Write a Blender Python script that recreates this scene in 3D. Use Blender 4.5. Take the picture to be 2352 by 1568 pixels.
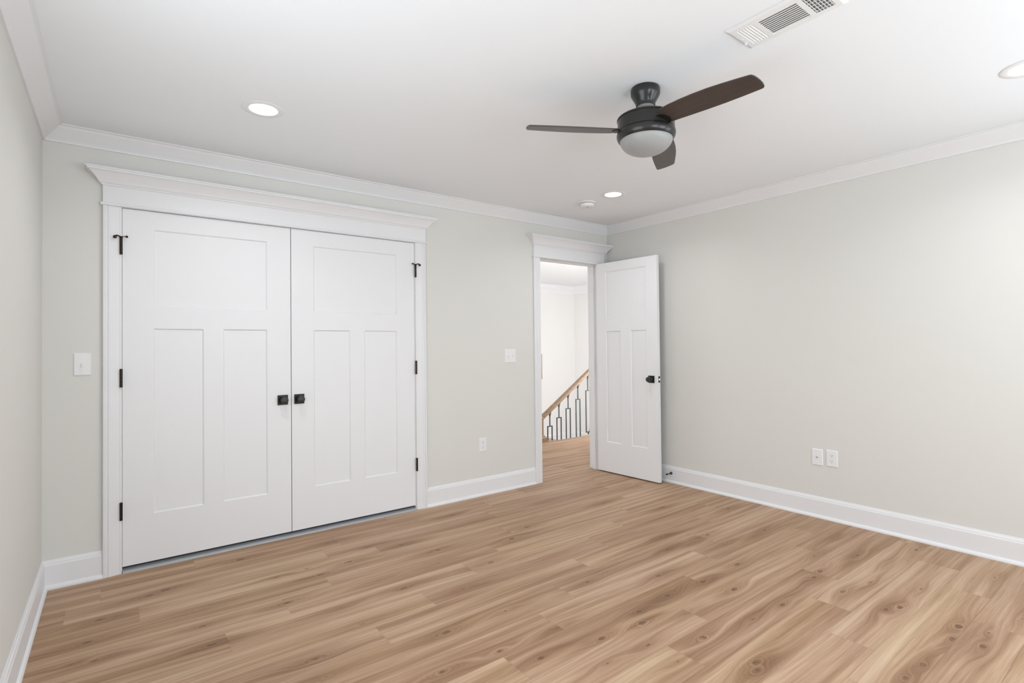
import bpy, bmesh, math
import numpy as np
from mathutils import Vector, Matrix

for o in list(bpy.data.objects):
    bpy.data.objects.remove(o)
S = bpy.context.scene
C = S.collection
R = math.radians
PI = math.pi

# ------------------------------------------------------------------ camera
W, CEIL = 4.384, 2.487                 # room width, ceiling height
REAR = -5.35                           # wall behind the photographer
cam = bpy.data.objects.new('camera', bpy.data.cameras.new('camera'))
C.objects.link(cam)
S.camera = cam
yaw, pitch, roll = R(37.3643), R(.8028), R(-.6096)
fw = Vector((math.sin(yaw)*math.cos(pitch), math.cos(yaw)*math.cos(pitch), math.sin(pitch)))
rt = Vector((math.cos(yaw), -math.sin(yaw), 0)); up = rt.cross(fw)
rt2 = rt*math.cos(roll) + up*math.sin(roll)
up2 = up*math.cos(roll) - rt*math.sin(roll)
M = Matrix((rt2, up2, -fw)).transposed().to_4x4()
M.translation = (.3112, -3.7725, 1.27)
cam.matrix_world = M
cam.data.sensor_width = 36
cam.data.lens = 36*1208.05/2352
cam.data.shift_x = -11.2/2352
cam.data.shift_y = -6.84/2352
cam.data.clip_start = .02

# ------------------------------------------------------------------ world, lights, exposure
wd = bpy.data.worlds.new('sky'); S.world = wd; wd.use_nodes = True
wd.node_tree.nodes['Background'].inputs[0].default_value = (.9, .95, 1, 1)
wd.node_tree.nodes['Background'].inputs[1].default_value = 1.0
S.view_settings.view_transform = 'Standard'
S.view_settings.look = 'None'
S.view_settings.gamma = 1
S.view_settings.exposure = 0.06
try: S.view_settings.use_curve_mapping = False
except Exception: pass

def area(name, loc, rot, sx, sy, power, col=(1, 1, 1), spread=180):
    l = bpy.data.lights.new(name, 'AREA'); l.shape = 'RECTANGLE'; l.size = sx; l.size_y = sy
    l.energy = power; l.color = col; l.spread = R(spread)
    o = bpy.data.objects.new(name, l); C.objects.link(o); o.location = loc; o.rotation_euler = rot
    return o
FILL_COL = (.88, .95, 1.0)
WIN, FILL_L, UP = 35, 23, 22       # fill light strengths; fill is tilted upward to brighten the ceiling
# added fill lights set at the made-up bedroom windows (rear, right and left walls)
area('fill_light', (1.30, REAR+.03, 1.40), (R(90+UP), 0, 0), 1.2, 1.4, WIN, FILL_COL)
area('fill_light', (3.10, REAR+.03, 1.40), (R(90+UP), 0, 0), 1.2, 1.4, WIN, FILL_COL)
area('fill_light', (W-.03, -4.45, 1.40), (0, R(90+15), 0), 1.4, 1.0, 20, FILL_COL)
area('fill_light', (.03, -2.50, 1.40), (0, -R(90+22), 0), 1.4, 1.4, FILL_L, FILL_COL)
# added fill lights that brighten the stair hall; no source is modelled there
area('fill_light', (7.3, .20, 1.30), (R(-90), 0, PI), 2.2, 1.9, 132, (.97, .98, 1))
area('fill_light', (3.25, 4.2, 1.0), (0, R(90), 0), 2.2, 2.4, 132, (.97, .98, 1))
LAMPS = [(.91, -.885), (3.51, -.885), (3.545, -3.315), (.91, -3.315)]
LAMP_POWER = 4.0

# ------------------------------------------------------------------ materials
def lin(r, g, b):
    f = lambda c: (c/255/12.92) if c/255 <= .04045 else ((c/255+.055)/1.055)**2.4
    return (f(r), f(g), f(b), 1)
def mat(name, col, rough=.5, metal=0, spec=.5, bump=0, bscale=300, emit=None, coat=0):
    m = bpy.data.materials.new(name); m.use_nodes = True
    n = m.node_tree.nodes; l = m.node_tree.links; p = n['Principled BSDF']
    p.inputs['Base Color'].default_value = col if len(col) == 4 else (*col, 1)
    p.inputs['Roughness'].default_value = rough
    p.inputs['Metallic'].default_value = metal
    p.inputs['Specular IOR Level'].default_value = spec
    p.inputs['Coat Weight'].default_value = coat
    if emit:
        p.inputs['Emission Color'].default_value = (*emit[0], 1); p.inputs['Emission Strength'].default_value = emit[1]
    if bump:
        tc = n.new('ShaderNodeTexCoord'); nz = n.new('ShaderNodeTexNoise'); b = n.new('ShaderNodeBump')
        nz.inputs['Scale'].default_value = bscale; nz.inputs['Detail'].default_value = 3
        b.inputs['Strength'].default_value = bump; b.inputs['Distance'].default_value = .001
        l.new(tc.outputs['Object'], nz.inputs['Vector']); l.new(nz.outputs['Fac'], b.inputs['Height'])
        l.new(b.outputs['Normal'], p.inputs['Normal'])
    return m
m_wall = mat('wall_paint', (.752, .742, .708), .85, spec=.2, bump=.15, bscale=220)
m_ceil = mat('ceiling_paint', (.90, .925, .955), .9, spec=.1, bump=.1, bscale=200)
m_trim = mat('trim_paint', (.835, .835, .85), .42, spec=.35)
m_door = mat('door_paint', (.845, .845, .86), .45, spec=.35)
m_plate = mat('plate_plastic', (.86, .86, .865), .35, spec=.4)
m_slot = mat('slot_shadow', (.12, .12, .12), .7)
m_bronze = mat('dark_bronze', (.035, .022, .015), .38, metal=.7)
m_black = mat('black_metal', (.022, .022, .02), .38, metal=.6)
m_knob = mat('knob_metal', (.045, .045, .04), .42, metal=.55)
m_fan = mat('fan_metal', (.022, .022, .021), .33, metal=.35, coat=.2)
m_neck = mat('motor_neck', (.30, .31, .30), .45, metal=.5)
m_steel = mat('threshold_grey', (.44, .455, .475), .5, metal=.2)
m_carpet = mat('closet_floor_grey', (.17, .18, .19), .95)
m_iron = mat('baluster_iron', (.035, .05, .05), .45, metal=.4)
m_collar = mat('baluster_collar', (.13, .13, .115), .5, metal=.3)
m_latch = mat('latch_steel', (.55, .55, .53), .3, metal=.9)
m_vent = mat('vent_enamel', (.86, .86, .86), .4)
m_ventdark = mat('vent_inside', (.22, .22, .22), .8)
m_glassbowl = mat('frosted_bowl', (.36, .365, .365), .35, spec=.4)
m_rubber = mat('rubber_tip', (.03, .03, .03), .7)
m_led = mat('led_diffuser', (.9, .9, .9), .5, emit=((1, .995, .98), 3.0))
m_hallwall = mat('hall_paint', (.82, .815, .80), .85, spec=.2)
m_pane = bpy.data.materials.new('window_pane'); m_pane.use_nodes = True
_p = m_pane.node_tree.nodes['Principled BSDF']
_p.inputs['Transmission Weight'].default_value = 1; _p.inputs['Roughness'].default_value = .02; _p.inputs['IOR'].default_value = 1.45

def wood_simple(name, a, b, axis='X', scale=1.0):
    m = bpy.data.materials.new(name); m.use_nodes = True
    n = m.node_tree.nodes; l = m.node_tree.links; p = n['Principled BSDF']
    tc = n.new('ShaderNodeTexCoord'); mp = n.new('ShaderNodeMapping'); nz = n.new('ShaderNodeTexNoise'); cr = n.new('ShaderNodeValToRGB')
    mp.inputs['Scale'].default_value = {'X': (2, 60, 60), 'Y': (60, 2, 60), 'Z': (60, 60, 2)}[axis]
    nz.inputs['Scale'].default_value = scale; nz.inputs['Detail'].default_value = 6; nz.inputs['Distortion'].default_value = .6
    cr.color_ramp.elements[0].position = .3; cr.color_ramp.elements[0].color = b
    cr.color_ramp.elements[1].position = .7; cr.color_ramp.elements[1].color = a
    l.new(tc.outputs['Object'], mp.inputs['Vector']); l.new(mp.outputs[0], nz.inputs['Vector'])
    l.new(nz.outputs['Fac'], cr.inputs['Fac']); l.new(cr.outputs['Color'], p.inputs['Base Color'])
    p.inputs['Roughness'].default_value = .42
    return m
m_rail = wood_simple('handrail_oak', lin(166, 139, 112), lin(134, 108, 84), 'X')
m_post = wood_simple('newel_oak', lin(160, 133, 106), lin(130, 104, 80), 'Z')
m_blade = wood_simple('blade_walnut', (.070, .050, .042, 1), (.045, .032, .027, 1), 'X', .8)
m_blade.node_tree.nodes['Principled BSDF'].inputs['Roughness'].default_value = .34

def floor_material():
    m = bpy.data.materials.new('oak_planks'); m.use_nodes = True
    n = m.node_tree.nodes; l = m.node_tree.links; p = n['Principled BSDF']
    def N(t, **k):
        x = n.new(t)
        for a, b in k.items(): setattr(x, a, b)
        return x
    def attr(name): return N('ShaderNodeAttribute', attribute_name=name)
    def mth(op, a, b=None, c=None):
        x = N('ShaderNodeMath', operation=op)
        for i, v in enumerate((a, b, c)):
            if v is None: continue
            if isinstance(v, (int, float)): x.inputs[i].default_value = v
            else: l.new(v, x.inputs[i])
        return x.outputs[0]
    def noise(vec, sc, detail=4, dist=0, rough=.5):
        mp = N('ShaderNodeMapping'); mp.inputs['Scale'].default_value = sc; l.new(vec, mp.inputs['Vector'])
        z = N('ShaderNodeTexNoise'); z.inputs['Scale'].default_value = 1; z.inputs['Detail'].default_value = detail
        z.inputs['Distortion'].default_value = dist; z.inputs['Roughness'].default_value = rough
        l.new(mp.outputs[0], z.inputs['Vector']); return z.outputs['Fac']
    g = attr('grain').outputs['Vector']
    kd = attr('knot').outputs['Fac']
    tone = attr('tone').outputs['Fac']
    band = noise(g, (.62, 17, 1), 2, .12, .5)
    mid = noise(g, (1.5, 62, 1), 4, .3, .55)
    fine = noise(g, (9, 330, 1), 3, 0, .6)
    v = mth('MULTIPLY_ADD', band, .95, -.475)
    v = mth('ADD', v, mth('MULTIPLY_ADD', mid, .78, -.39))
    v = mth('ADD', v, mth('MULTIPLY_ADD', fine, .36, -.18))
    v = mth('ADD', v, mth('MULTIPLY', tone, .08))
    halo = mth('MULTIPLY', mth('MULTIPLY', attr('halo').outputs['Fac'], mth('MULTIPLY_ADD', band, .8, .6)), -.30)
    v = mth('ADD', v, halo)
    ring = mth('MULTIPLY', mth('SINE', mth('MULTIPLY', kd, 5.2)), mth('MULTIPLY', mth('EXPONENT', mth('MULTIPLY', kd, -.55)), .16))
    v = mth('ADD', v, ring)
    v = mth('ADD', v, .53)
    cr = N('ShaderNodeValToRGB'); e = cr.color_ramp.elements
    cols = [(0.05, (128, 95, 69)), (.33, (157, 124, 96)), (.55, (178, 147, 119)), (.80, (198, 170, 143)), (1, (209, 186, 162))]
    e[0].position, e[0].color = cols[0][0], lin(*cols[0][1]); e[1].position, e[1].color = cols[-1][0], lin(*cols[-1][1])
    for ps, c in cols[1:-1]:
        q = e.new(ps); q.color = lin(*c)
    l.new(v, cr.inputs['Fac'])
    # pinkish / yellowish drift of whole boards
    hue = noise(g, (.5, 5, 1), 1, 0)
    mx = N('ShaderNodeMix', data_type='RGBA', blend_type='MULTIPLY'); mx.inputs[0].default_value = 1
    cr2 = N('ShaderNodeValToRGB'); cr2.color_ramp.elements[0].position = .35; cr2.color_ramp.elements[1].position = .65
    cr2.color_ramp.elements[0].color = (1.0, .985, .93, 1); cr2.color_ramp.elements[1].color = (1.0, .965, .985, 1)
    l.new(hue, cr2.inputs['Fac']); l.new(cr.outputs['Color'], mx.inputs[6]); l.new(cr2.outputs['Color'], mx.inputs[7])
    # knot hearts
    km = N('ShaderNodeMix', data_type='RGBA')
    jag = noise(g, (45, 120, 1), 3)
    kk = mth('ADD', kd, mth('MULTIPLY_ADD', jag, 2.4, -1.2))
    mr = N('ShaderNodeMapRange'); mr.inputs['From Min'].default_value = .45; mr.inputs['From Max'].default_value = 1.25
    mr.inputs['To Min'].default_value = .85; mr.inputs['To Max'].default_value = 0
    l.new(kk, mr.inputs['Value'])
    l.new(mr.outputs[0], km.inputs[0]); l.new(mx.outputs[2], km.inputs[6]); km.inputs[7].default_value = lin(104, 77, 56)
    l.new(km.outputs[2], p.inputs['Base Color'])
    p.inputs['Roughness'].default_value = .5
    p.inputs['Specular IOR Level'].default_value = .35
    b = N('ShaderNodeBump'); b.inputs['Strength'].default_value = .12; b.inputs['Distance'].default_value = .0008
    l.new(mth('ADD', mid, fine), b.inputs['Height']); l.new(b.outputs['Normal'], p.inputs['Normal'])
    return m
m_floor = floor_material()

# ------------------------------------------------------------------ mesh helpers
def link(name, me, mats, parent=None, loc=None, rot=None):
    for m in (mats if isinstance(mats, (list, tuple)) else [mats]): me.materials.append(m)
    o = bpy.data.objects.new(name, me); C.objects.link(o)
    if parent: o.parent = parent
    if loc is not None: o.location = loc
    if rot is not None: o.rotation_euler = rot
    return o
def obj(name, bm, mats, parent=None, loc=None, rot=None, smooth=False, bevel=0, seg=2):
    bmesh.ops.recalc_face_normals(bm, faces=bm.faces)
    me = bpy.data.meshes.new(name); bm.to_mesh(me); bm.free()
    if smooth:
        for p in me.polygons: p.use_smooth = True
        try: me.set_sharp_from_angle(angle=R(38))
        except Exception: pass
    o = link(name, me, mats, parent, loc, rot)
    if bevel:
        b = o.modifiers.new('bevel', 'BEVEL'); b.width = bevel; b.segments = seg; b.limit_method = 'ANGLE'; b.angle_limit = R(40)
    return o
def bx(bm, x0, x1, y0, y1, z0, z1, mi=0):
    v = [bm.verts.new((x, y, z)) for z in (z0, z1) for y in (y0, y1) for x in (x0, x1)]
    fs = []
    for f in ((0, 2, 3, 1), (4, 5, 7, 6), (0, 1, 5, 4), (2, 6, 7, 3), (0, 4, 6, 2), (1, 3, 7, 5)):
        q = bm.faces.new([v[i] for i in f]); q.material_index = mi; fs.append(q)
    return v
def box(x0, x1, y0, y1, z0, z1):
    bm = bmesh.new(); bx(bm, x0, x1, y0, y1, z0, z1); return bm
def loft(bm, rings, cap=True, closed=True):
    """rings: list of lists of points, same count"""
    V = [[bm.verts.new(p) for p in r] for r in rings]; n = len(V[0])
    for a, b in zip(V, V[1:]):
        for i in range(n if closed else n-1):
            j = (i+1) % n
            bm.faces.new((a[i], a[j], b[j], b[i]))
    if cap:
        bm.faces.new(V[0][::-1]); bm.faces.new(V[-1])
    return V
def lathe(bm, prof, axis='z', origin=(0, 0, 0), n=48, cap=(True, True)):
    ox, oy, oz = origin; rings = []
    for r, h in prof:
        ring = []
        for i in range(n):
            a = 2*PI*i/n; c, s = r*math.cos(a), r*math.sin(a)
            ring.append({'z': (ox+c, oy+s, oz+h), 'y': (ox+c, oy+h, oz+s), 'x': (ox+h, oy+c, oz+s)}[axis])
        rings.append(ring)
    V = [[bm.verts.new(p) for p in r] for r in rings]
    for a, b in zip(V, V[1:]):
        for i in range(n):
            j = (i+1) % n; bm.faces.new((a[i], a[j], b[j], b[i]))
    if cap[0]: bm.faces.new(V[0])
    if cap[1]: bm.faces.new(V[-1][::-1])
def tube(bm, pts, rad, n=12):
    pts = [Vector(p) for p in pts]; rings = []
    rads = rad if isinstance(rad, (list, tuple)) else [rad]*len(pts)
    for i, p in enumerate(pts):
        d = (pts[min(i+1, len(pts)-1)]-pts[max(i-1, 0)]).normalized()
        a = Vector((0, 0, 1)) if abs(d.z) < .9 else Vector((1, 0, 0))
        u = d.cross(a).normalized(); w = d.cross(u)
        rings.append([p+(u*math.cos(2*PI*k/n)+w*math.sin(2*PI*k/n))*rads[i] for k in range(n)])
    loft(bm, rings)
def run(bm, p0, p1, nrm, prof, m0=1, m1=1):
    """sweep a (distance from wall, z) profile along a wall, mitred ends"""
    p0, p1, nrm = Vector(p0), Vector(p1), Vector(nrm); d = (p1-p0).normalized()
    A = [p0+nrm*q[0]+d*q[0]*m0+Vector((0, 0, q[1])) for q in prof]
    B = [p1+nrm*q[0]-d*q[0]*m1+Vector((0, 0, q[1])) for q in prof]
    loft(bm, [A, B])
def tag(o, label=None, cat=None, group=None, kind=None):
    if label: o['label'] = label
    if cat: o['category'] = cat
    if group: o['group'] = group
    if kind: o['kind'] = kind
    return o
def struct(name, bm, m, label, cat, **k):
    return tag(obj(name, bm, m, **k), label, cat, kind='structure')
def empty(name, loc=(0, 0, 0), rz=0):
    o = bpy.data.objects.new(name, None); C.objects.link(o); o.location = loc; o.rotation_euler = (0, 0, rz)
    o.empty_display_size = .1
    return o
def dup(root, loc=None, rz=None):
    r = root.copy(); C.objects.link(r)
    if loc is not None: r.location = loc
    if rz is not None: r.rotation_euler = (0, 0, rz)
    for ch in list(root.children):
        c = ch.copy(); C.objects.link(c); c.parent = r
        for g in ch.children:
            d = g.copy(); C.objects.link(d); d.parent = c
    return r

# ------------------------------------------------------------------ floor: boards with knots
P, Y0 = .183, .005
JOIN = {0: 1.905, 1: .25, 2: 1.34, 3: .402, 4: 2.455, 5: .98, 6: 1.923, 7: 1.566, 8: 1.25, 9: .935, 10: 1.905,
        11: 1.57, 12: 3.696, 13: 2.16, 14: 3.07, 15: 2.80, 16: 3.737, 17: 3.414, 18: .9, 19: 1.7}
KNOTS = [[3.825,-1.928],[3.414,-1.897],[3.646,-1.946],[2.85,-2.271],[2.886,-2.503],[2.645,-2.484],[2.343,-2.664],[2.296,-2.692],[3.62,-2.334],[3.827,-2.488],[3.653,-2.506],[4.197,-2.678],[4.028,-2.696],[3.808,-2.638],[3.322,-2.462],[3.26,-2.627],[3.487,-2.675],[3.6,-2.862],[3.221,-2.828],[3.294,-2.862],[3.295,-3.082],[3.148,-3.093],[3.332,-3.177],[3.178,-3.188],[2.835,-3.075],[4.059,-3.063],[3.605,-3.242],[2.684,-3.061],[4.065,-2.291],[3.159,-2.113],[3.426,-2.449],[3.067,-.488],[2.328,-.305],[2.602,-.863],[2.387,-.976],[2.068,-1.199],[2.381,-1.354],[2.326,-1.737],[2.499,-1.716],[3.442,-.804],[3.7,-1.183],[3.258,-1.769],[3.445,-1.737],[2.687,-1.925],[2.808,-2.119],[2.529,-2.098],[2.862,-2.268],[2.472,-2.262],[2.223,-2.191],[2.291,-2.113],[2.1,-2.319],[1.873,-2.301],[2.1,-2.467],[1.687,-2.109],[1.799,-1.71],[1.482,-1.699],[1.895,-1.979],[1.586,-1.965],[1.331,-1.939],[1.759,-1.391],[1.819,-1.01],[3.176,-1.57],[4.054,-1.523],[3.421,-1.895],[3.028,-1.726],[1.987,-2.162],[2.332,-2.43],[1.188,-.605],[1.017,-.62],[1.229,-.737],[1.0,-.966],[1.214,-1.399],[1.187,-1.182],[1.582,-.508],[1.774,-.612],[1.518,-1.185],[1.491,-1.021],[1.824,-1.017],[1.914,-.837],[2.059,-.253],[1.409,-.666],[1.409,-.28],[.959,-1.687],[.963,-1.54],[.254,-.583],[.451,-.434],[.608,-.764],[.63,-.956],[.641,-1.158],[.213,-.794],[.238,-.988],[.911,-.216],[.166,-.965],[.526,-.41]]
# size of each knot (1 = a 3 cm heart); pin knots are small
SMALL = {1,2,5,8,10,12,13,16,17,22,25,26,28,31,36,38,41,47,51,52,54,59,60,63,68,71,72,76,77,79,81,82,86,92}
rng = np.random.RandomState(7)
def build_floor():
    VX, VY, GR, KD, TN, F, HA = [], [], [], [], [], [], []
    base = 0
    K = []
    for i, (kx, ky) in enumerate(KNOTS):
        K.append((kx, ky, (.45 if i in SMALL else 1.0)*(.75+.5*rng.rand()), 1 if rng.rand() > .5 else -1, 2.0+rng.rand()))
    r2 = np.random.RandomState(3)
    for _ in range(60):     # hall and the part of the room behind the photographer
        K.append((r2.uniform(2.6, 7.4), r2.uniform(.05, 1.5), .3+.6*r2.rand(), 1 if r2.rand() > .5 else -1, 2.4))
    for _ in range(40):
        K.append((r2.uniform(.1, 4.3), r2.uniform(-5.3, -3.4), .3+.7*r2.rand(), 1 if r2.rand() > .5 else -1, 2.4))
    for k in range(-9, 30):
        yt, yb = Y0-P*k, Y0-P*(k+1)
        yt, yb = min(yt, 1.53), max(yb, REAR)
        if yt-yb < .01: continue
        x_lo, x_hi = (2.60, 7.5) if k < 0 else (0, W)
        if k == 0: x_lo, x_hi = 0, W
        ph = JOIN.get(k, rng.rand()*1.2)
        j0 = ph-1.222*math.ceil((ph-x_lo)/1.222)
        js = [j0+1.222*i for i in range(12)]
        for a, b in zip(js, js[1:]):
            a, b = max(a, x_lo), min(b, x_hi)
            if b-a < .01: continue
            prand = rng.rand(3)
            hi = yt > -3.45 and k >= 0
            nx, ny = max(2, int((b-a)/(.008 if hi else .02))), max(2, int((yt-yb)/(.0045 if hi else .0125)))
            xs, ys = np.meshgrid(np.linspace(a, b, nx+1), np.linspace(yb, yt, ny+1), indexing='ij')
            gap = .0003
            ysg = np.clip(ys, yb+gap, yt-gap); xsg = np.clip(xs, a+gap, b-gap)
            yc = (yt+yb)/2
            wy = ys.copy()-yc
            # broad cathedral sweep of this board
            wy = wy + (.009*np.sin(xs*2.1+prand[0]*9)+.004*np.sin(xs*5.3+prand[1]*9))
            kd = np.full(xs.shape, 30.0); ha = np.zeros(xs.shape)
            for kx, ky, sz, sg, el in K:
                if not (yb-.004 <= ky <= yt+.004) or kx < a-.3 or kx > b+.3: continue
                dx, dy = xs-kx, ys-ky
                rr = np.sqrt((dx/el)**2+dy**2)
                w = np.exp(-(dx/(.10*(.4+.6*sz)))**2-(dy/(.034*(.4+.6*sz)))**2)*.92
                wy = wy*(1-w)+w*(rr*1.25*sg+(ky-yc))
                ha = np.maximum(ha, (.35+.65*min(1, sz))*np.exp(-((dx+.03*sg)/.17)**2-(dy/.036)**2))
                kd = np.minimum(kd, np.sqrt((dx/(.019*sz))**2+(dy/(.0095*sz))**2))
            n = xs.size
            VX.append(xsg.ravel()); VY.append(ysg.ravel())
            GR.append(np.stack([xs.ravel()+prand[0]*40, wy.ravel()+prand[1]*7, np.full(n, prand[2]*20)], 1)); HA.append(ha.ravel())
            KD.append(kd.ravel()); TN.append(np.full(n, prand[2]*2-1))
            ii, jj = np.meshgrid(np.arange(nx), np.arange(ny), indexing='ij')
            q = base+ii*(ny+1)+jj
            F.append(np.stack([q, q+(ny+1), q+(ny+1)+1, q+1], -1).reshape(-1, 4))
            base += n
    vx, vy = np.concatenate(VX), np.concatenate(VY)
    co = np.stack([vx, vy, np.zeros_like(vx)], 1)
    f = np.concatenate(F)
    me = bpy.data.meshes.new('floor')
    me.vertices.add(len(co)); me.vertices.foreach_set('co', co.ravel())
    me.loops.add(f.size); me.loops.foreach_set('vertex_index', f.ravel().astype(np.int32))
    me.polygons.add(len(f)); me.polygons.foreach_set('loop_start', np.arange(0, f.size, 4, dtype=np.int32))
    me.update(calc_edges=True)
    me.attributes.new('grain', 'FLOAT_VECTOR', 'POINT').data.foreach_set('vector', np.concatenate(GR).astype(np.float32).ravel())
    me.attributes.new('knot', 'FLOAT', 'POINT').data.foreach_set('value', np.concatenate(KD).astype(np.float32))
    me.attributes.new('tone', 'FLOAT', 'POINT').data.foreach_set('value', np.concatenate(TN).astype(np.float32))
    me.attributes.new('halo', 'FLOAT', 'POINT').data.foreach_set('value', np.concatenate(HA).astype(np.float32))
    return me
fl = link('floor', build_floor(), m_floor)
tag(fl, 'oak-look plank floor with knots running through bedroom and hall', 'floor', kind='structure')
bm = bmesh.new(); bx(bm, 0, W, REAR, 0, -.12, -.003); bx(bm, 2.60, 7.5, 0, 1.50, -.12, -.003)
obj('subfloor', bm, mat('subfloor_wood', (.28, .19, .125), .9), fl)

# ------------------------------------------------------------------ walls, ceiling
T = .12
CX0, CX1 = .338, 2.183      # closet opening
DX0, DX1 = 3.467, 4.235     # doorway opening
HD = 2.092                  # opening height
bm = bmesh.new()
bx(bm, -T, CX0, 0, T, -.1, CEIL); bx(bm, CX1, DX0, 0, T, -.1, CEIL); bx(bm, DX1, W+T, 0, T, -.1, CEIL)
bx(bm, CX0, CX1, 0, T, HD+.012, CEIL); bx(bm, DX0, DX1, 0, T, HD+.012, CEIL)
struct('wall_back', bm, m_wall, 'greige back wall holding the closet and the hall doorway', 'wall')
bm = bmesh.new(); bx(bm, -T, 0, -1.75, 0, -.1, CEIL); bx(bm, -T, 0, REAR-T, -3.25, -.1, CEIL); bx(bm, -T, 0, -3.25, -1.75, -.1, .65); bx(bm, -T, 0, -3.25, -1.75, 2.15, CEIL)
struct('wall_left', bm, m_wall, 'narrow strip of greige wall at the left edge', 'wall')
bm = bmesh.new()
bx(bm, W, W+T, -3.9, 0, -.1, CEIL); bx(bm, W, W+T, REAR-T, -5.0, -.1, CEIL)
bx(bm, W, W+T, -5.0, -3.9, -.1, .65); bx(bm, W, W+T, -5.0, -3.9, 2.15, CEIL)
struct('wall_right', bm, m_wall, 'long greige wall on the right with two wall plates', 'wall')
bm = bmesh.new()
WN = [(.65, 1.95), (2.45, 3.75)]
bx(bm, 0, .65, REAR-T, REAR, -.1, CEIL); bx(bm, 1.95, 2.45, REAR-T, REAR, -.1, CEIL); bx(bm, 3.75, W, REAR-T, REAR, -.1, CEIL)
for a, b in WN:
    bx(bm, a, b, REAR-T, REAR, -.1, .65); bx(bm, a, b, REAR-T, REAR, 2.15, CEIL)
struct('wall_rear', bm, m_wall, 'greige wall behind the photographer with two made-up windows', 'wall')
def window(n, p0, along, inward, w):  # invented and unseen, added around the bedroom fill lights
    """window in an opening; p0 = lower corner, along / inward unit vectors"""
    p0, al, inw = Vector(p0), Vector(along), Vector(inward)
    def bb(bm, a0, a1, d0, d1, z0, z1):
        q0 = p0+al*a0+inw*d0; q1 = p0+al*a1+inw*d1
        bx(bm, min(q0.x, q1.x), max(q0.x, q1.x), min(q0.y, q1.y), max(q0.y, q1.y), z0, z1)
    bm = bmesh.new()
    for a0, a1, z0, z1 in ((0, .05, .65, 2.15), (w-.05, w, .65, 2.15), (.05, w-.05, .65, .70), (.05, w-.05, 2.10, 2.15), (.05, w-.05, 1.375, 1.415)):
        bb(bm, a0, a1, -.09, -.04, z0, z1)
    o = struct('window_%d' % n, bm, m_trim, 'made-up white double-hung sash unit, added out of view for the fill light', 'window')
    bm = bmesh.new(); bb(bm, .05, w-.05, -.075, -.07, .70, 1.375); bb(bm, .05, w-.05, -.075, -.07, 1.415, 2.10); obj('pane', bm, m_pane, o)
    bm = bmesh.new()
    bb(bm, -.09, 0, 0, .018, .62, 2.15); bb(bm, w, w+.09, 0, .018, .62, 2.15); bb(bm, -.09, w+.09, 0, .02, 2.15, 2.27); bb(bm, -.11, w+.11, 0, .045, .60, .62)
    obj('casing', bm, m_trim, o)
window(1, (WN[0][0], REAR, 0), (1, 0, 0), (0, 1, 0), 1.3)
window(2, (WN[1][0], REAR, 0), (1, 0, 0), (0, 1, 0), 1.3)
window(3, (W, -5.0, 0), (0, 1, 0), (-1, 0, 0), 1.1)
window(4, (0, -3.25, 0), (0, 1, 0), (1, 0, 0), 1.5)
struct('ceiling', box(-T, W+T, REAR-T, T, CEIL, CEIL+.1), m_ceil, 'smooth white bedroom ceiling', 'ceiling')

CR = [(0, CEIL-.084), (.010, CEIL-.084), (.012, CEIL-.076), (.020, CEIL-.066), (.036, CEIL-.050), (.052, CEIL-.034),
      (.066, CEIL-.020), (.073, CEIL-.010), (.083, CEIL-.008), (.083, CEIL-.0005), (0, CEIL-.0005)]
def trim(n, p0, p1, nrm, prof, label, m0=1, m1=1, cat='crown molding', m=m_trim, name=None):
    bm = bmesh.new(); run(bm, p0, p1, nrm, prof, m0, m1)
    return struct(name or 'trim_%d' % n, bm, m, label, cat)
trim(1, (0, 0, 0), (W, 0, 0), (0, -1, 0), CR, 'white crown molding above the closet and doorway')
trim(2, (0, REAR, 0), (0, 0, 0), (1, 0, 0), CR, 'white crown molding along the left wall')
trim(3, (W, REAR, 0), (W, 0, 0), (-1, 0, 0), CR, 'white crown molding along the right wall')
trim(4, (0, REAR, 0), (W, REAR, 0), (0, 1, 0), CR, 'white crown molding on the wall behind the photographer')
BB = [(0, 0), (.026, 0), (.026, .008), (.022, .016), (.0145, .021), (.0135, .024), (.0135, .124), (.0105, .131), (.0095, .138), (.005, .145), (.003, .152), (0, .152)]
CAS0, CAS1 = .255, 2.271        # closet casing outer edges
D0, D1 = 3.382, 4.320           # doorway casing outer edges
def base(name, p0, p1, nrm, label, m0, m1):
    trim(0, p0, p1, nrm, BB, label, m0, m1, 'baseboard', name=name)
base('baseboard_left', (0, REAR, 0), (0, 0, 0), (1, 0, 0), 'white baseboard at the foot of the left wall', 1, 1)
base('baseboard_right', (W, REAR, 0), (W, 0, 0), (-1, 0, 0), 'white baseboard along the right wall', 1, 1)
base('baseboard_back', (0, 0, 0), (CAS0, 0, 0), (0, -1, 0), 'short white baseboard left of the closet', 1, 0)
base('baseboard_middle', (CAS1, 0, 0), (D0, 0, 0), (0, -1, 0), 'white baseboard between closet and doorway', 0, 0)
base('baseboard_corner', (D1, 0, 0), (W, 0, 0), (0, -1, 0), 'short white baseboard behind the open door', 0, 1)
base('baseboard_rear', (0, REAR, 0), (W, REAR, 0), (0, 1, 0), 'white baseboard behind the photographer', 1, 1)

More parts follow.
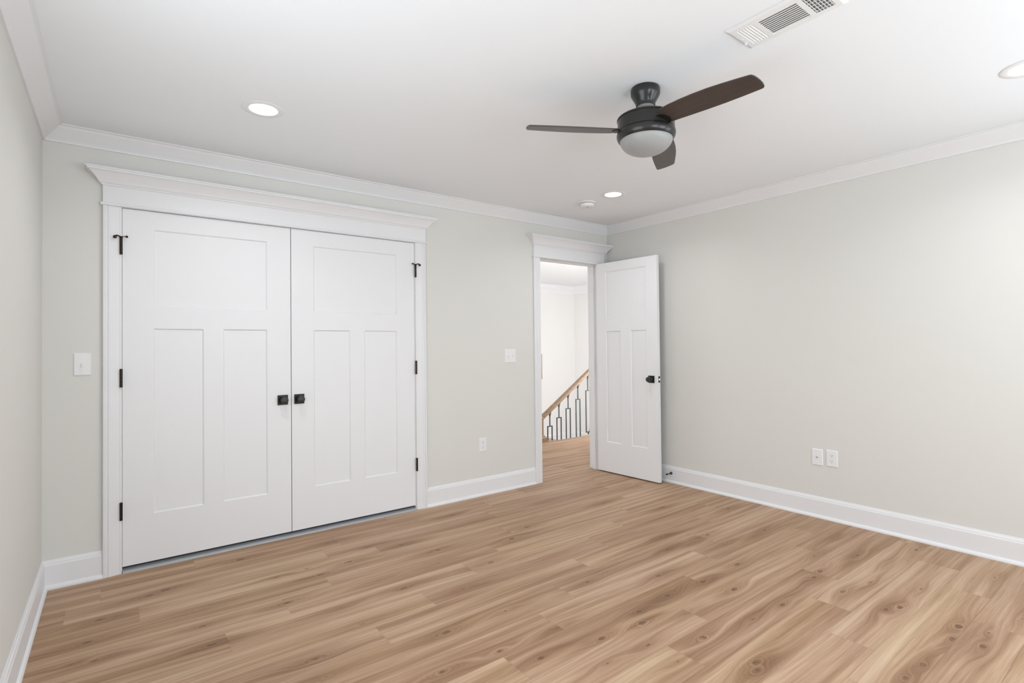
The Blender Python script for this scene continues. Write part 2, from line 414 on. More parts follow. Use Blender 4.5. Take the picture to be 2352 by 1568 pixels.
# ------------------------------------------------------------------ casings with crown headers
def casing_leg(x0, x1, outer_left, parent, z1=2.09):
    # cross-section across the width: (u from outer edge 0..w, depth)
    w = x1-x0
    pr = [(0, 0), (0, .022), (.006, .024), (.012, .024), (.015, .019), (.021, .018), (.024, .021), (.030, .0215), (.034, .019), (w-.012, .014), (w-.006, .015), (w, .011), (w, 0)]
    bm = bmesh.new()
    f = (lambda u: x0+u) if outer_left else (lambda u: x1-u)
    loft(bm, [[(f(u), -d, z) for u, d in pr] for z in (0, z1)])
    return obj('side_casing', bm, m_trim, parent)
def header(n, x0, x1, label, clip=None):
    prof = [(.004, 2.0885), (.010, 2.0905), (.012, 2.097), (.010, 2.1035), (.002, 2.1055), (0, 2.107), (0, 2.200), (.006, 2.203), (.008, 2.209), (.016, 2.214),
            (.024, 2.228), (.036, 2.245), (.050, 2.260), (.060, 2.268), (.068, 2.270), (.069, 2.278), (.074, 2.280), (.074, 2.288)]
    t = .022
    rings = []
    for d, z in prof:
        xr = x1+d if clip is None else min(x1+d, clip)
        rings.append([(x0-d, 0, z), (x0-d, -t-d, z), (xr, -t-d, z), (xr, 0, z)])
    bm = bmesh.new(); loft(bm, rings)
    return struct('trim_%d' % n, bm, m_trim, label, 'door casing')
h1 = header(5, CAS0, CAS1, 'white casing with crown header around the closet doors')
casing_leg(CAS0, .341, True, h1); casing_leg(2.185, CAS1, False, h1)
h2 = header(6, D0, D1, 'white casing with crown header around the hall doorway', clip=W-.001)
casing_leg(D0, DX0, True, h2); casing_leg(DX1+.002, D1, False, h2)
# jambs
def jamb(x0, x1, parent, stop=True):
    bm = bmesh.new()
    bx(bm, x0-.001, x0+.004, -.001, T+.001, 0, HD); bx(bm, x1-.004, x1+.001, -.001, T+.001, 0, HD); bx(bm, x0-.001, x1+.001, -.001, T+.001, HD-.002, HD+.013)
    if stop:
        bx(bm, x0+.004, x0+.015, .042, .08, 0, HD-.002); bx(bm, x1-.015, x1-.004, .042, .08, 0, HD-.002); bx(bm, x0+.015, x1-.015, .042, .08, HD-.013, HD-.002)
    obj('jamb', bm, m_trim, parent)
jamb(CX0, CX1, h1); jamb(DX0, DX1, h2)
# strike plate on the left doorway jamb is hidden; hall side casing
bm = bmesh.new()
for a, b in ((D0, DX0), (DX1+.002, D1)): bx(bm, a, b, T, T+.018, 0, 2.09)
bx(bm, D0, D1, T, T+.02, 2.09, 2.20); bx(bm, D0-.03, D1+.03, T, T+.05, 2.20, 2.24)
obj('hall_casing', bm, m_trim, h2)

# closet box and threshold
bm = bmesh.new()
bx(bm, .10, .12, T, .75, 0, CEIL); bx(bm, 2.40, 2.42, T, .75, 0, CEIL); bx(bm, .10, 2.42, .75, .77, 0, CEIL); bx(bm, .10, 2.42, T, .77, CEIL-.1, CEIL-.08)
struct('wall_closet', bm, m_wall, 'closet interior walls behind the closed doors', 'wall')
bm = bmesh.new(); bx(bm, .12, 2.40, T, .75, -.02, .008); bx(bm, CX0+.004, CX1-.004, .004, T, -.02, .022)
struct('floor_closet', bm, m_carpet, 'grey floor inside the closet', 'floor')
bm = bmesh.new()
ys = [(-.0245, .0005), (-.0235, .006), (-.016, .0105), (-.006, .0125), (.004, .0130), (.004, .0005)]
rings = []
for i in range(41):
    t = i/40; x = CX0+.006+(CX1-CX0-.012)*t
    off = -.004*math.exp(-((x-1.42)/.08)**2) if x < 1.5 else .0035*math.exp(-((x-1.62)/.1)**2)
    rings.append([(x, y+(off if y < -.01 else 0), z) for y, z in ys])
loft(bm, rings)
struct('trim_7', bm, m_steel, 'thin grey metal threshold strip under the closet doors', 'threshold')

# ------------------------------------------------------------------ doors
def door_leaf(w, z0, z1, t, panels):
    """slab from x 0..w, y 0..t (both faces with recessed flat panels)"""
    xs = sorted({0, w, *[p[0] for p in panels], *[p[1] for p in panels]})
    zs = sorted({z0, z1, *[p[2] for p in panels], *[p[3] for p in panels]})
    bm = bmesh.new(); rec, bev = .0075, .007
    for side in (0, 1):
        y = 0 if side == 0 else t; yi = y+rec if side == 0 else y-rec
        vd = {}
        def V(x, z):
            k = (round(x, 5), round(z, 5))
            if k not in vd: vd[k] = bm.verts.new((x, y, z))
            return vd[k]
        for a, b in zip(xs, xs[1:]):
            for c, d in zip(zs, zs[1:]):
                mx, mz = (a+b)/2, (c+d)/2
                if any(p[0] < mx < p[1] and p[2] < mz < p[3] for p in panels): continue
                bm.faces.new((V(a, c), V(b, c), V(b, d), V(a, d)))
        for p in panels:
            oq = [(p[0], p[2]), (p[1], p[2]), (p[1], p[3]), (p[0], p[3])]
            bpt = [(p[0]+bev, p[2]+bev), (p[1]-bev, p[2]+bev), (p[1]-bev, p[3]-bev), (p[0]+bev, p[3]-bev)]
            # outer ring needs all grid verts on the edge: use fresh verts
            o = [bm.verts.new((x, y, z)) for x, z in oq]; i_ = [bm.verts.new((x, yi, z)) for x, z in bpt]
            for k in range(4):
                bm.faces.new((o[k], o[(k+1) % 4], i_[(k+1) % 4], i_[k]))
            bm.faces.new(i_)
    for a, b in (((0, z0), (w, z0)), ((w, z0), (w, z1)), ((w, z1), (0, z1)), ((0, z1), (0, z0))):
        v = [bm.verts.new((a[0], 0, a[1])), bm.verts.new((b[0], 0, b[1])), bm.verts.new((b[0], t, b[1])), bm.verts.new((a[0], t, a[1]))]
        bm.faces.new(v)
    bmesh.ops.remove_doubles(bm, verts=bm.verts, dist=1e-5)
    return bm
def knob(parent, x, z, side=-1, y=0):
    """square rosette with a drum knob; points to -y (side=-1) or +y"""
    s = side
    bm = bmesh.new()
    a, b = sorted((y, y+s*.006)); bx(bm, x-.033, x+.033, a, b, z-.033, z+.033)
    k = obj('knob', bm, m_black, parent, bevel=.002)
    bm = bmesh.new()
    lathe(bm, [(.016, y+s*.006), (.013, y+s*.010), (.0095, y+s*.016), (.0095, y+s*.030), (.013, y+s*.034), (.0215, y+s*.037), (.0235, y+s*.040), (.0235, y+s*.056), (.0215, y+s*.060), (.019, y+s*.0612)], 'y', (x, 0, z), 40)
    obj('grip', bm, m_knob, k, smooth=True)
    return k
def hinge(parent, x, z0, z1, y=-.010, m=None, leafdir=0):
    bm = bmesh.new()
    n = 5; L = (z1-z0)/n
    for i in range(n):
        lathe(bm, [(.0072, z0+L*i+.0001), (.0072, z0+L*(i+1)-.0001)], 'z', (x, y, 0), 16)
    lathe(bm, [(.004, z0-.004), (.0078, z0-.002), (.0078, z0+.0005)], 'z', (x, y, 0), 16)
    lathe(bm, [(.0078, z1-.0005), (.0078, z1+.002), (.004, z1+.005)], 'z', (x, y, 0), 16)
    return obj('hinge', bm, m or m_bronze, parent, smooth=True)
def pin_stop(parent, x, z, sg, y=-.016):
    """hinge-pin door stop: ring, threaded rod with bumper over the door, arm over the casing. sg = +1: door on +x"""
    bm = bmesh.new()
    lathe(bm, [(.009, -.003), (.009, .003)], 'z', (x, y+.006, z), 20)
    tube(bm, [(x, y, z), (x+sg*.012, y-.006, z+.002), (x+sg*.024, y-.008, z+.002)], .0018, 8)
    lathe(bm, [(.004, 0), (.0065, .002), (.0065, .008), (.004, .010)], 'y', (x+sg*.026, y-.010, z+.002), 16)
    tube(bm, [(x, y, z), (x-sg*.010, y-.012, z+.002), (x-sg*.020, y-.018, z+.003), (x-sg*.026, y-.016, z-.002)], [.003, .0035, .0045, .005], 8)
    lathe(bm, [(.005, 0), (.009, .002), (.009, .007), (.005, .010)], 'y', (x-sg*.028, y-.022, z-.006), 16)
    return obj('hinge_pin_stop', bm, m_bronze, parent, smooth=True)
LW, DZ = .9145, 2.086
pan = [(.147, .404, .31, 1.395), (.510, .767, .31, 1.395), (.147, .767, 1.522, 1.98)]
FY = -.003
for n, x0, hx, kx, sg, lab in ((1, .3435, .3375, 1.205, 1, 'left white three-panel closet door, hinged at its left edge'),
                              (2, 1.2625, 2.1835, 1.311, -1, 'right white three-panel closet door, hinged at its right edge')):
    d = obj('door_%d' % n, door_leaf(LW, .034, DZ, .035, pan), m_door, loc=(x0, FY, 0))
    tag(d, lab, 'door', 'closet double doors', 'structure')
    knob(d, kx-x0, .924)
    for i, (a, b) in enumerate(((1.820, 1.912), (1.061, 1.158), (.306, .400))):
        h = hinge(d, hx-x0, a, b, y=-.017)
        if i == 0: pin_stop(d, hx-x0, 1.918, sg)
    if n == 2:
        bm = bmesh.new(); lathe(bm, [(.006, .001), (.006, .004), (.002, .0045)], 'z', (.06, .016, DZ), 12); bx(bm, .035, .085, .004, .028, DZ-.001, DZ+.0015)
        obj('ball_catch', bm, m_latch, d)
# passage door, open 93 degrees against the right wall
PW = .722
pan3 = [(.118, .300, .306, 1.407), (.420, .600, .306, 1.407), (.118, .600, 1.533, 2.0)]
ang = math.atan2(-.74, .038)
d3 = obj('door_3', door_leaf(PW, .012, 2.089, .035, pan3), m_door, loc=(4.2, -.02, 0), rot=(0, 0, ang))
# leaf runs along +x (local); local +y must point to the right wall
tag(d3, 'open white three-panel hall door standing against the right wall', 'door', kind='structure')
knob(d3, .652, .950, -1, 0); knob(d3, .652, .950, 1, .035)
bm = bmesh.new(); bx(bm, PW, PW+.0012, .006, .029, .921, .979); obj('latch_plate', bm, m_black, d3, bevel=.0005)
bm = bmesh.new(); loft(bm, [[(PW+.001, .012, .941), (PW+.001, .024, .941), (PW+.001, .024, .959), (PW+.001, .012, .959)], [(PW+.009, .020, .943), (PW+.009, .024, .943), (PW+.009, .024, .957), (PW+.009, .020, .957)]])
obj('latch', bm, m_latch, d3)
for z in (.25, 1.05, 1.84):
    bm = bmesh.new(); bx(bm, -.0015, -.0002, .004, .034, z-.045, z+.045)
    lathe(bm, [(.006, z-.045), (.006, z+.045)], 'z', (-.007, .036, 0), 14)
    obj('hinge', bm, m_bronze, d3)

# ------------------------------------------------------------------ door stop on the right baseboard
ds = empty('door_stop', (W-.0135, -.771, .086)); tag(ds, 'small dark metal door stop screwed to the right baseboard', 'door stop')
bm = bmesh.new(); lathe(bm, [(.0135, 0), (.0135, -.003), (.008, -.010), (.0045, -.018), (.004, -.055), (.005, -.058)], 'x', n=24); obj('stem', bm, m_knob, ds, smooth=True)
bm = bmesh.new(); lathe(bm, [(.0062, -.058), (.0078, -.061), (.0078, -.070), (.006, -.073)], 'x', n=20); obj('tip', bm, m_rubber, ds, smooth=True)

# ------------------------------------------------------------------ wall plates (local: x width, z height, facing -y)
def plate_mesh(w, h):
    bm = bmesh.new(); b = .004
    loft(bm, [[(-w/2, 0, -h/2), (w/2, 0, -h/2), (w/2, 0, h/2), (-w/2, 0, h/2)],
              [(-w/2, -.002, -h/2), (w/2, -.002, -h/2), (w/2, -.002, h/2), (-w/2, -.002, h/2)],
              [(-w/2+b, -.006, -h/2+b), (w/2-b, -.006, -h/2+b), (w/2-b, -.006, h/2-b), (-w/2+b, -.006, h/2-b)]])
    return bm
def screw(parent, x, z):
    bm = bmesh.new(); lathe(bm, [(.0032, -.0055), (.0032, -.0072), (.002, -.0076)], 'y', (x, 0, z), 12)
    return obj('screw', bm, m_plate, parent)
def toggle(parent, x, up_=True):
    bm = bmesh.new(); bx(bm, x-.006, x+.006, -.0068, -.0055, -.013, .013)
    o = obj('toggle', bm, m_plate, parent)
    bm = bmesh.new(); s = 1 if up_ else -1
    loft(bm, [[(x-.0045, -.006, -.006), (x+.0045, -.006, -.006), (x+.0045, -.006, .006), (x-.0045, -.006, .006)],
              [(x-.0038, -.018, s*.008-.0035), (x+.0038, -.018, s*.008-.0035), (x+.0038, -.018, s*.008+.0035), (x-.0038, -.018, s*.008+.0035)]])
    obj('lever', bm, m_plate, o); screw(parent, x, .031); screw(parent, x, -.031)
s1 = empty('light_switch', (.166, 0, 1.1935)); tag(s1, 'white single light switch on the wall strip left of the closet', 'light switch')
obj('plate', plate_mesh(.076, .124), m_plate, s1); toggle(s1, 0, False)
s2 = empty('light_switch', (3.1125, 0, 1.1815)); tag(s2, 'white double light switch between the closet and the doorway', 'light switch')
obj('plate', plate_mesh(.121, .124), m_plate, s2); toggle(s2, -.023, False); toggle(s2, .023, True)
def outlet(loc, rz, label):
    o = empty('power_outlet', loc, rz); tag(o, label, 'outlet', 'white duplex power outlets')
    obj('plate', plate_mesh(.075, .118), m_plate, o)
    for s in (1, -1):
        zc = s*.0195
        bm = bmesh.new()
        ring = [(max(-.0145, min(.0145, .0175*math.cos(a))), 0, .0165*math.sin(a)) for a in [2*PI*i/28 for i in range(28)]]
        loft(bm, [[(x, -.0055, zc+z) for x, _, z in ring], [(x, -.0075, zc+z) for x, _, z in ring]])
        r_ = obj('receptacle', bm, m_plate, o)
        bm = bmesh.new()
        bx(bm, -.0072, -.0052, -.0079, -.0074, zc+.001, zc+.009); bx(bm, .0052, .0072, -.0079, -.0074, zc+.001, zc+.009)
        lathe(bm, [(.0026, -.0074), (.0026, -.0079)], 'y', (0, 0, zc-.007), 12)
        obj('slots', bm, m_slot, r_)
    screw(o, 0, 0)
    return o
outlet((2.811, 0, .4265), 0, 'white power outlet low on the wall between closet and doorway')
outlet((W, -2.137, .4405), PI/2*3, 'white power outlet on the right wall beside the cable plate')
cx = empty('cable_plate', (W, -2.0385, .4365), PI/2*3); tag(cx, 'white coaxial cable wall plate left of the outlet on the right wall', 'wall plate')
obj('plate', plate_mesh(.075, .118), m_plate, cx)
bm = bmesh.new(); lathe(bm, [(.0055, -.005), (.0055, -.009), (.0045, -.009), (.0045, -.016), (.002, -.016)], 'y', (0, 0, 0), 6)
obj('cable_jack', bm, m_latch, cx); screw(cx, 0, .042); screw(cx, 0, -.042)

# ------------------------------------------------------------------ recessed lights
def downlight(x, y, label):
    o = empty('recessed_light', (x, y, CEIL)); tag(o, label, 'ceiling light', 'recessed ceiling lights')
    bm = bmesh.new(); lathe(bm, [(.0665, -.0005), (.0665, -.0032), (.071, -.0048), (.096, -.0036), (.100, -.0005)], 'z', n=56, cap=(False, False)); obj('trim_ring', bm, m_plate, o, smooth=True)
    bm = bmesh.new(); lathe(bm, [(.0001, -.0036), (.0665, -.0036), (.0665, -.0006), (.0001, -.0006)], 'z', n=48, cap=(False, False)); obj('diffuser', bm, m_led, o)
    l = bpy.data.lights.new('lamp_glow', 'AREA'); l.shape = 'DISK'; l.size = .13; l.energy = LAMP_POWER; l.spread = R(150); l.color = (.97, .985, 1)
    lo = bpy.data.objects.new('lamp_glow', l); C.objects.link(lo); lo.parent = o; lo.location = (0, 0, -.008)
    return o
downlight(*LAMPS[0], 'lit round recessed light in the ceiling in front of the closet')
downlight(*LAMPS[1], 'lit round recessed light in the ceiling beside the smoke detector')
downlight(*LAMPS[2], 'lit round recessed light cut off by the right edge of the photo')
downlight(*LAMPS[3], 'round recessed light above the photographer, outside the photo')

# ------------------------------------------------------------------ smoke detector
sd = empty('smoke_detector', (3.510, -.590, CEIL)); tag(sd, 'round white smoke detector on the ceiling above the doorway', 'smoke detector')
bm = bmesh.new(); lathe(bm, [(.068, -.0005), (.068, -.006), (.065, -.010), (.058, -.011)], 'z', n=48); obj('mounting_plate', bm, m_plate, sd, smooth=True)
bm = bmesh.new(); lathe(bm, [(.053, -.012), (.060, -.0155), (.0595, -.026), (.054, -.038), (.046, -.042), (.001, -.0425)], 'z', n=48, cap=(True, True)); obj('body', bm, m_plate, sd, smooth=True)
bm = bmesh.new(); lathe(bm, [(.0565, -.0105), (.0565, -.0135)], 'z', n=48); obj('vent_gap', bm, m_slot, sd)
bm = bmesh.new(); lathe(bm, [(.008, -.042), (.008, -.0445), (.005, -.045)], 'z', (-.006, -.012, 0), 16); obj('test_button', bm, mat('button_grey', (.4, .4, .4), .5), sd)

# ------------------------------------------------------------------ ceiling vent
VX0, VX1, VY0, VY1 = 2.200, 2.394, -3.020, -2.655
vt = empty('ceiling_vent', ((VX0+VX1)/2, (VY0+VY1)/2, CEIL)); tag(vt, 'white louvred air register in the ceiling behind the fan', 'vent')
hw, hl = (VX1-VX0)/2, (VY1-VY0)/2
bm = bmesh.new()
ax = .064
secs = [(hl-.095, hl-.030), (-.070, .070), (-hl+.030, -hl+.095)]
bx(bm, -hw+.012, -ax, -hl+.012, hl-.012, -.008, -.0045); bx(bm, ax, hw-.012, -hl+.012, hl-.012, -.008, -.0045)
for a, b in ((-hl+.012, secs[2][0]), (secs[2][1], -.070), (.070, secs[0][0]), (secs[0][1], hl-.012)):
    bx(bm, -ax, ax, a, b, -.008, -.0045)
for z0, z1, e0, e1 in ((-.008, -.0005, .012, 0),):
    loft(bm, [[(-hw+e0, -hl+e0, z0), (hw-e0, -hl+e0, z0), (hw-e0, hl-e0, z0), (-hw+e0, hl-e0, z0)],
              [(-hw+e1, -hl+e1, -.002), (hw-e1, -hl+e1, -.002), (hw-e1, hl-e1, -.002), (-hw+e1, hl-e1, -.002)],
              [(-hw+e1, -hl+e1, z1), (hw-e1, -hl+e1, z1), (hw-e1, hl-e1, z1), (-hw+e1, hl-e1, z1)]], cap=False)
obj('frame', bm, m_vent, vt)
bm = bmesh.new(); bx(bm, -ax, ax, -hl+.03, hl-.03, -.0015, -.0006); obj('duct_opening', bm, m_ventdark, vt)
def slat(bm, p0, p1, w, tilt, zc=-.0060):
    """thin louvre blade from p0 to p1 (2D), tilted about its length"""
    p0, p1 = Vector((*p0, zc)), Vector((*p1, zc)); d = (p1-p0).normalized(); s = Vector((-d.y, d.x, 0))
    a = s*math.cos(tilt)*w/2+Vector((0, 0, 1))*math.sin(tilt)*w/2; nn = d.cross(a).normalized()*.0005
    loft(bm, [[p-a-nn, p+a-nn, p+a+nn, p-a+nn] for p in (p0, p1)])
n = 10
for i in range(n):
    x = -ax+(i+.5)*2*ax/n
    bm = bmesh.new(); slat(bm, (x, -.070), (x, .070), .0122, R(-17)); obj('louvre', bm, m_vent, vt)
for i in range(6):
    y = secs[0][0]+(i+.5)*.065/6
    bm = bmesh.new(); slat(bm, (-ax, y), (ax, y), .0102, R(-24)); obj('louvre', bm, m_vent, vt)
for i in range(6):
    y = secs[2][0]+(i+.5)*.065/6
    bm = bmesh.new(); slat(bm, (-ax, y), (ax, y), .0095, R(40)); obj('louvre', bm, m_vent, vt)
bm = bmesh.new()
for i in range(6):
    x = -ax+(i+.5)*2*ax/6; slat(bm, (x, secs[2][0]), (x, secs[2][1]), .006, R(90), -.0035)
obj('damper_grid', bm, m_vent, vt)
bm = bmesh.new(); bx(bm, .028, .034, hl-.020, hl-.012, -.018, -.008); obj('damper_lever', bm, m_plate, vt, bevel=.001)
for y in (hl-.018, -hl+.018):
    bm = bmesh.new(); lathe(bm, [(.004, -.0075), (.004, -.0092), (.002, -.0098)], 'z', (0, y, 0), 12); obj('screw', bm, m_plate, vt)

# ------------------------------------------------------------------ ceiling fan
FX, FYY = 2.3145, -2.176
fan = empty('ceiling_fan', (FX, FYY, CEIL)); tag(fan, 'black three-blade ceiling fan with frosted light bowl', 'ceiling fan')
def z_(z): return z-CEIL
bm = bmesh.new(); lathe(bm, [(.060, -.0005), (.066, -.002), (.0685, -.008), (.0685, z_(2.458)), (.065, z_(2.448)), (.056, z_(2.432)), (.048, z_(2.418)), (.045, z_(2.408)), (.0445, z_(2.400)), (.040, z_(2.400))], 'z', n=64)
obj('canopy', bm, m_fan, fan, smooth=True)
bm = bmesh.new(); lathe(bm, [(.040, z_(2.402)), (.0405, z_(2.388)), (.047, z_(2.384)), (.049, z_(2.377)), (.056, z_(2.371)), (.064, z_(2.360)), (.098, z_(2.350)), (.118, z_(2.345))], 'z', n=64)
obj('motor_neck', bm, m_neck, fan, smooth=True)
for k in range(3):
    bm = bmesh.new(); a = R(40+120*k); lathe(bm, [(.003, 0), (.003, .004), (.0015, .005)], 'z', (.068*math.cos(a), .068*math.sin(a), z_(2.3598)), 10)
    obj('bolt', bm, m_black, fan)
bm = bmesh.new(); lathe(bm, [(.117, z_(2.3475)), (.130, z_(2.345)), (.1345, z_(2.341)), (.1345, z_(2.336)), (.1315, z_(2.334)), (.1322, z_(2.300)), (.1335, z_(2.279)), (.128, z_(2.277))], 'z', n=72)
hs = obj('motor_housing', bm, m_fan, fan, smooth=True)
bm = bmesh.new(); lathe(bm, [(.126, z_(2.2775)), (.1350, z_(2.2755)), (.1368, z_(2.270)), (.1372, z_(2.262)), (.1352, z_(2.252)), (.1308, z_(2.243)), (.1255, z_(2.237)), (.119, z_(2.2365))], 'z', n=72)
obj('light_ring', bm, m_fan, fan, smooth=True)
bm = bmesh.new()
pf = [(.1225, z_(2.2385))]
for i in range(13):
    a = R(90*i/12); pf.append((.1222*math.cos(a)**.82+.0005, z_(2.2375)-.066*math.sin(a)**1.15))
lathe(bm, pf, 'z', n=72); obj('light_bowl', bm, m_glassbowl, fan, smooth=True)
def blade_outline():
    A = [(.118, -.060), (.150, -.088), (.200, -.0925), (.260, -.0915), (.326, -.087), (.390, -.079), (.447, -.068), (.510, -.054), (.556, -.0425), (.563, -.038),
         (.568, -.026), (.5705, -.008), (.571, .012), (.569, .032), (.564, .050), (.557, .0565), (.546, .0575), (.47, .0535), (.40, .0485), (.317, .040), (.24, .030), (.15, .018), (.118, .010)]
    return A
zc_b = 2.277+.011
out = blade_outline()
for k in range(3):
    a = R(26.809+120*k)
    rot = Matrix.Rotation(a, 4, 'Z') @ Matrix.Rotation(-.217, 4, 'X')
    bm = bmesh.new()
    loft(bm, [[(x, y, -.0028) for x, y in out], [(x, y, .0028) for x, y in out]])
    b = obj('blade', bm, m_blade, fan, bevel=.0014)
    ml = Matrix.Translation((0, 0, z_(zc_b))) @ rot
    b.matrix_local = ml
    bm = bmesh.new()
    br = [(.080, -.060), (.135, -.062), (.152, -.045), (.158, -.020), (.150, .004), (.135, .014), (.080, .012)]
    loft(bm, [[(x, y, -.0058) for x, y in br], [(x, y, -.0030) for x, y in br]])
    for q in ((.140, -.045), (.142, -.005)):
        lathe(bm, [(.0035, -.0072), (.0035, -.0056)], 'z', (q[0], q[1], 0), 10)
    bk = obj('blade_root_shade', bm, m_black, fan, smooth=False)  # black bracket-like plate stands in for the housing's shade on the root
    bk.matrix_local = ml.copy()

# ------------------------------------------------------------------ stair hall beyond the doorway
HC = 2.76                 # hall ceiling
FWY, FWX = 6.0, 9.62      # far wall, right far wall
LOW = -1.06               # lower landing
bm = bmesh.new()
bx(bm, 2.48, FWX+T, FWY, FWY+T, LOW-.1, HC)
struct('wall_hall_far', bm, m_hallwall, 'off-white far wall of the stair hall seen through the doorway', 'wall')
struct('wall_hall_right', box(FWX, FWX+T, T, FWY, LOW-.1, HC), m_hallwall, 'off-white side wall of the stair hall, right of its corner', 'wall')
struct('wall_hall_left', box(2.48, 2.60, T, FWY, LOW-.1, HC), m_hallwall, 'off-white left wall of the stair hall', 'wall')
bm = bmesh.new(); bx(bm, W+T, FWX+T, 0, T, LOW-.1, HC); bx(bm, 2.42, W+T, .0, T, CEIL+.1, HC); 
struct('wall_hall_near', bm, m_hallwall, 'off-white near wall of the stair hall beside the bedroom', 'wall')
struct('ceiling.001', box(2.48, FWX+T, T, FWY+T, HC, HC+.1), m_ceil, 'white ceiling of the stair hall', 'ceiling')
HCR = [(0, HC-.20), (.015, HC-.20), (.020, HC-.175), (.030, HC-.15), (.055, HC-.11), (.085, HC-.07), (.10, HC-.03), (.115, HC-.025), (.115, HC-.0005), (0, HC-.0005)]
trim(8, (2.6, FWY, 0), (FWX, FWY, 0), (0, -1, 0), HCR, 'deep white crown molding on the far hall wall')
trim(9, (FWX, T, 0), (FWX, FWY, 0), (-1, 0, 0), HCR, 'deep white crown molding on the right hall wall')
def hb(name, p0, p1, nrm, z, label, m0=1, m1=1): trim(0, (p0[0], p0[1], z), (p1[0], p1[1], z), nrm, BB, label, m0, m1, 'baseboard', name=name)
hb('baseboard_hall_far', (2.6, FWY), (FWX, FWY), (0, -1, 0), LOW, 'white baseboard on the far hall wall behind the balusters')
hb('baseboard_hall_right', (FWX, T), (FWX, FWY), (-1, 0, 0), LOW, 'white baseboard on the right hall wall')
struct('floor.001', box(2.6, FWX, 1.5, FWY, LOW-.1, LOW), m_rail, 'lower wooden landing of the stair hall', 'floor')
bm = bmesh.new(); bx(bm, 2.6, 7.5, 1.48, 1.50, LOW, -.004); bx(bm, 7.5, 7.52, T, 1.50, LOW, -.004)
struct('wall_landing', bm, m_trim, 'white face under the upper landing', 'wall')
# nosing along the landing edge
bm = bmesh.new()
loft(bm, [[(x, 1.500, -.022), (x, 1.534, -.022), (x, 1.542, -.014), (x, 1.542, -.006), (x, 1.534, .0015), (x, 1.505, .0015)] for x in (2.6, 7.5)])
ns = struct('trim_10', bm, m_rail, 'wooden nosing along the edge of the upper hall landing', 'nosing')
# wall stub beside the stair, hidden behind the left jamb
struct('wall_stair_stub', box(4.20, 4.735, 1.66, 1.78, LOW, HC), m_hallwall, 'narrow off-white wall end beside the stair', 'wall')
# staircase going down to the left from the landing
st = empty('staircase', (5.70, 1.80, 0)); tag(st, 'wooden stair flight going down to the left below the landing', 'staircase')
for i in range(5):
    zt = -.177*(i+1); x1 = -.27*i+.02; x0 = x1-.30
    if zt < LOW+.02: break
    obj('tread', box(x0, x1, 0, 1.0, zt-.03, zt), m_rail, st, bevel=.006)
    obj('riser', box(x0+.026, x0+.04, .01, .99, max(zt-.177, LOW), zt-.03), m_trim, st)
# handrail
SL = (.937-.337)/(5.696-4.779)
YR = 1.585
def zr(x): return .337+(x-4.779)*SL          # top of rail
ra = math.atan(SL)
hr = empty('handrail', (4.779, YR, .337)); tag(hr, 'sloping oak stair handrail seen through the doorway', 'handrail')
prof = [(-.030, -.022), (-.020, -.006), (0, 0), (.020, -.006), (.030, -.022), (.030, -.036), (.020, -.046), (.020, -.060), (-.020, -.060), (-.020, -.046), (-.030, -.036)]
bm = bmesh.new()
L = .985
loft(bm, [[(t*1.0, y, z/math.cos(ra)+t*SL) for y, z in prof] for t in (0.0, L)])
obj('rail', bm, m_rail, hr)
# newel at the foot of the visible rail
def newel(x, z0, h, label, w=.040):
    o = empty('newel_post', (x, YR, z0)); tag(o, label, 'newel post', 'oak newel posts')
    bm = bmesh.new()
    c = w*.9
    loft(bm, [[(sx*q, sy*q, z) for sx, sy in ((-1, -1), (1, -1), (1, 1), (-1, 1))] for q, z in ((w, .085), (w*.94, .10), (w*.94, h-.02), (w*.75, h))])
    obj('post', bm, m_post, o, bevel=.006)
    bm = bmesh.new()
    loft(bm, [[(sx*q, sy*q, z) for sx, sy in ((-1, -1), (1, -1), (1, 1), (-1, 1))] for q, z in ((w+.034, 0), (w+.034, .050), (w+.026, .062), (w+.010, .072), (w+.004, .088))])
    obj('plinth', bm, m_post, o, bevel=.004)
    return o
newel(4.768, .0055, .325, 'oak newel post at the low end of the handrail beside the doorway jamb')
newel(5.835, .0015, 1.08, 'oak newel post at the top of the stair, hidden behind the open door', .045)
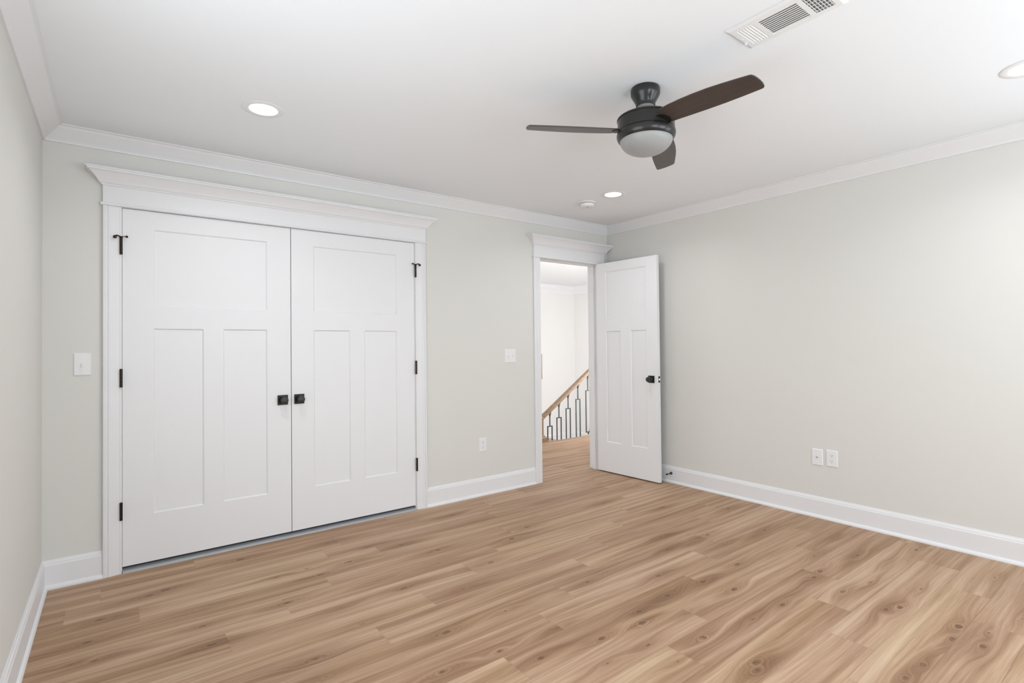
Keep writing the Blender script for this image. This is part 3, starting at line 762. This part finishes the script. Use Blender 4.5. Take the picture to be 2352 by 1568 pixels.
bm = bmesh.new(); bx(bm, 4.55, 4.952, 1.500, 1.66, -.020, .0055)
lt = obj('landing_tread', bm, m_rail, bevel=.005); tag(lt, 'small oak landing board under the low newel post', 'stair tread')
BXS = [4.943, 5.108, 5.279, 5.467, 5.663]
BZ = [.194, .294, .404, .517, .629]
LAB = ['lowest', 'second lowest', 'middle', 'second highest', 'highest']
for i, (x, zt) in enumerate(zip(BXS, BZ)):
    o = empty('baluster', (x, YR, 0)); tag(o, 'dark iron baluster with a long rectangular loop, %s of the five along the handrail' % LAB[i], 'baluster', 'iron balusters under the stair handrail')
    w, t = .0445, .006
    zb = .030 if i == 4 else zt-.600
    bm = bmesh.new()
    bx(bm, -w, -w+2*t, -t, t, zb, zt); bx(bm, w-2*t, w, -t, t, zb, zt); bx(bm, -w+2*t, w-2*t, -t, t, zt-2*t, zt); bx(bm, -w+2*t, w-2*t, -t, t, zb, zb+2*t)
    bx(bm, -t, t, -t, t, zt, zr(x)-.072); 
    foot = 0.0 if i == 4 else zb-.14
    bx(bm, -t, t, -t, t, foot, zb)
    obj('bar', bm, m_iron, o)
    bm = bmesh.new(); zz = zr(x)-.072
    lathe(bm, [(.009, zz-.052), (.0125, zz-.048), (.013, zz-.032), (.018, zz-.018), (.021, zz-.004), (.021, zz+.010)], 'z', n=20)
    obj('collar', bm, m_collar, o, smooth=True)
# short wooden grip fixed to the end of the stub wall
gr = empty('wall_grip', (4.80, 1.60, 1.0)); tag(gr, 'short upright oak rail piece just past the left door jamb', 'handrail')
bm = bmesh.new(); loft(bm, [[(q*math.cos(a)*.030, q*math.sin(a)*.022, z) for a in [2*PI*k/16 for k in range(16)]] for q, z in ((.5, -.182), (.9, -.176), (1, -.165), (1, .145), (.9, .157), (.5, .163))])
obj('wood_bar', bm, m_post, gr, smooth=True)
for z in (-.185, .168):
    bm = bmesh.new(); tube(bm, [(-.004, .0, z+(.02 if z < 0 else -.02)), (-.012, .004, z), (-.035, .035, z), (-.066, .062, z)], .007, 10); obj('bracket', bm, m_bronze, gr)
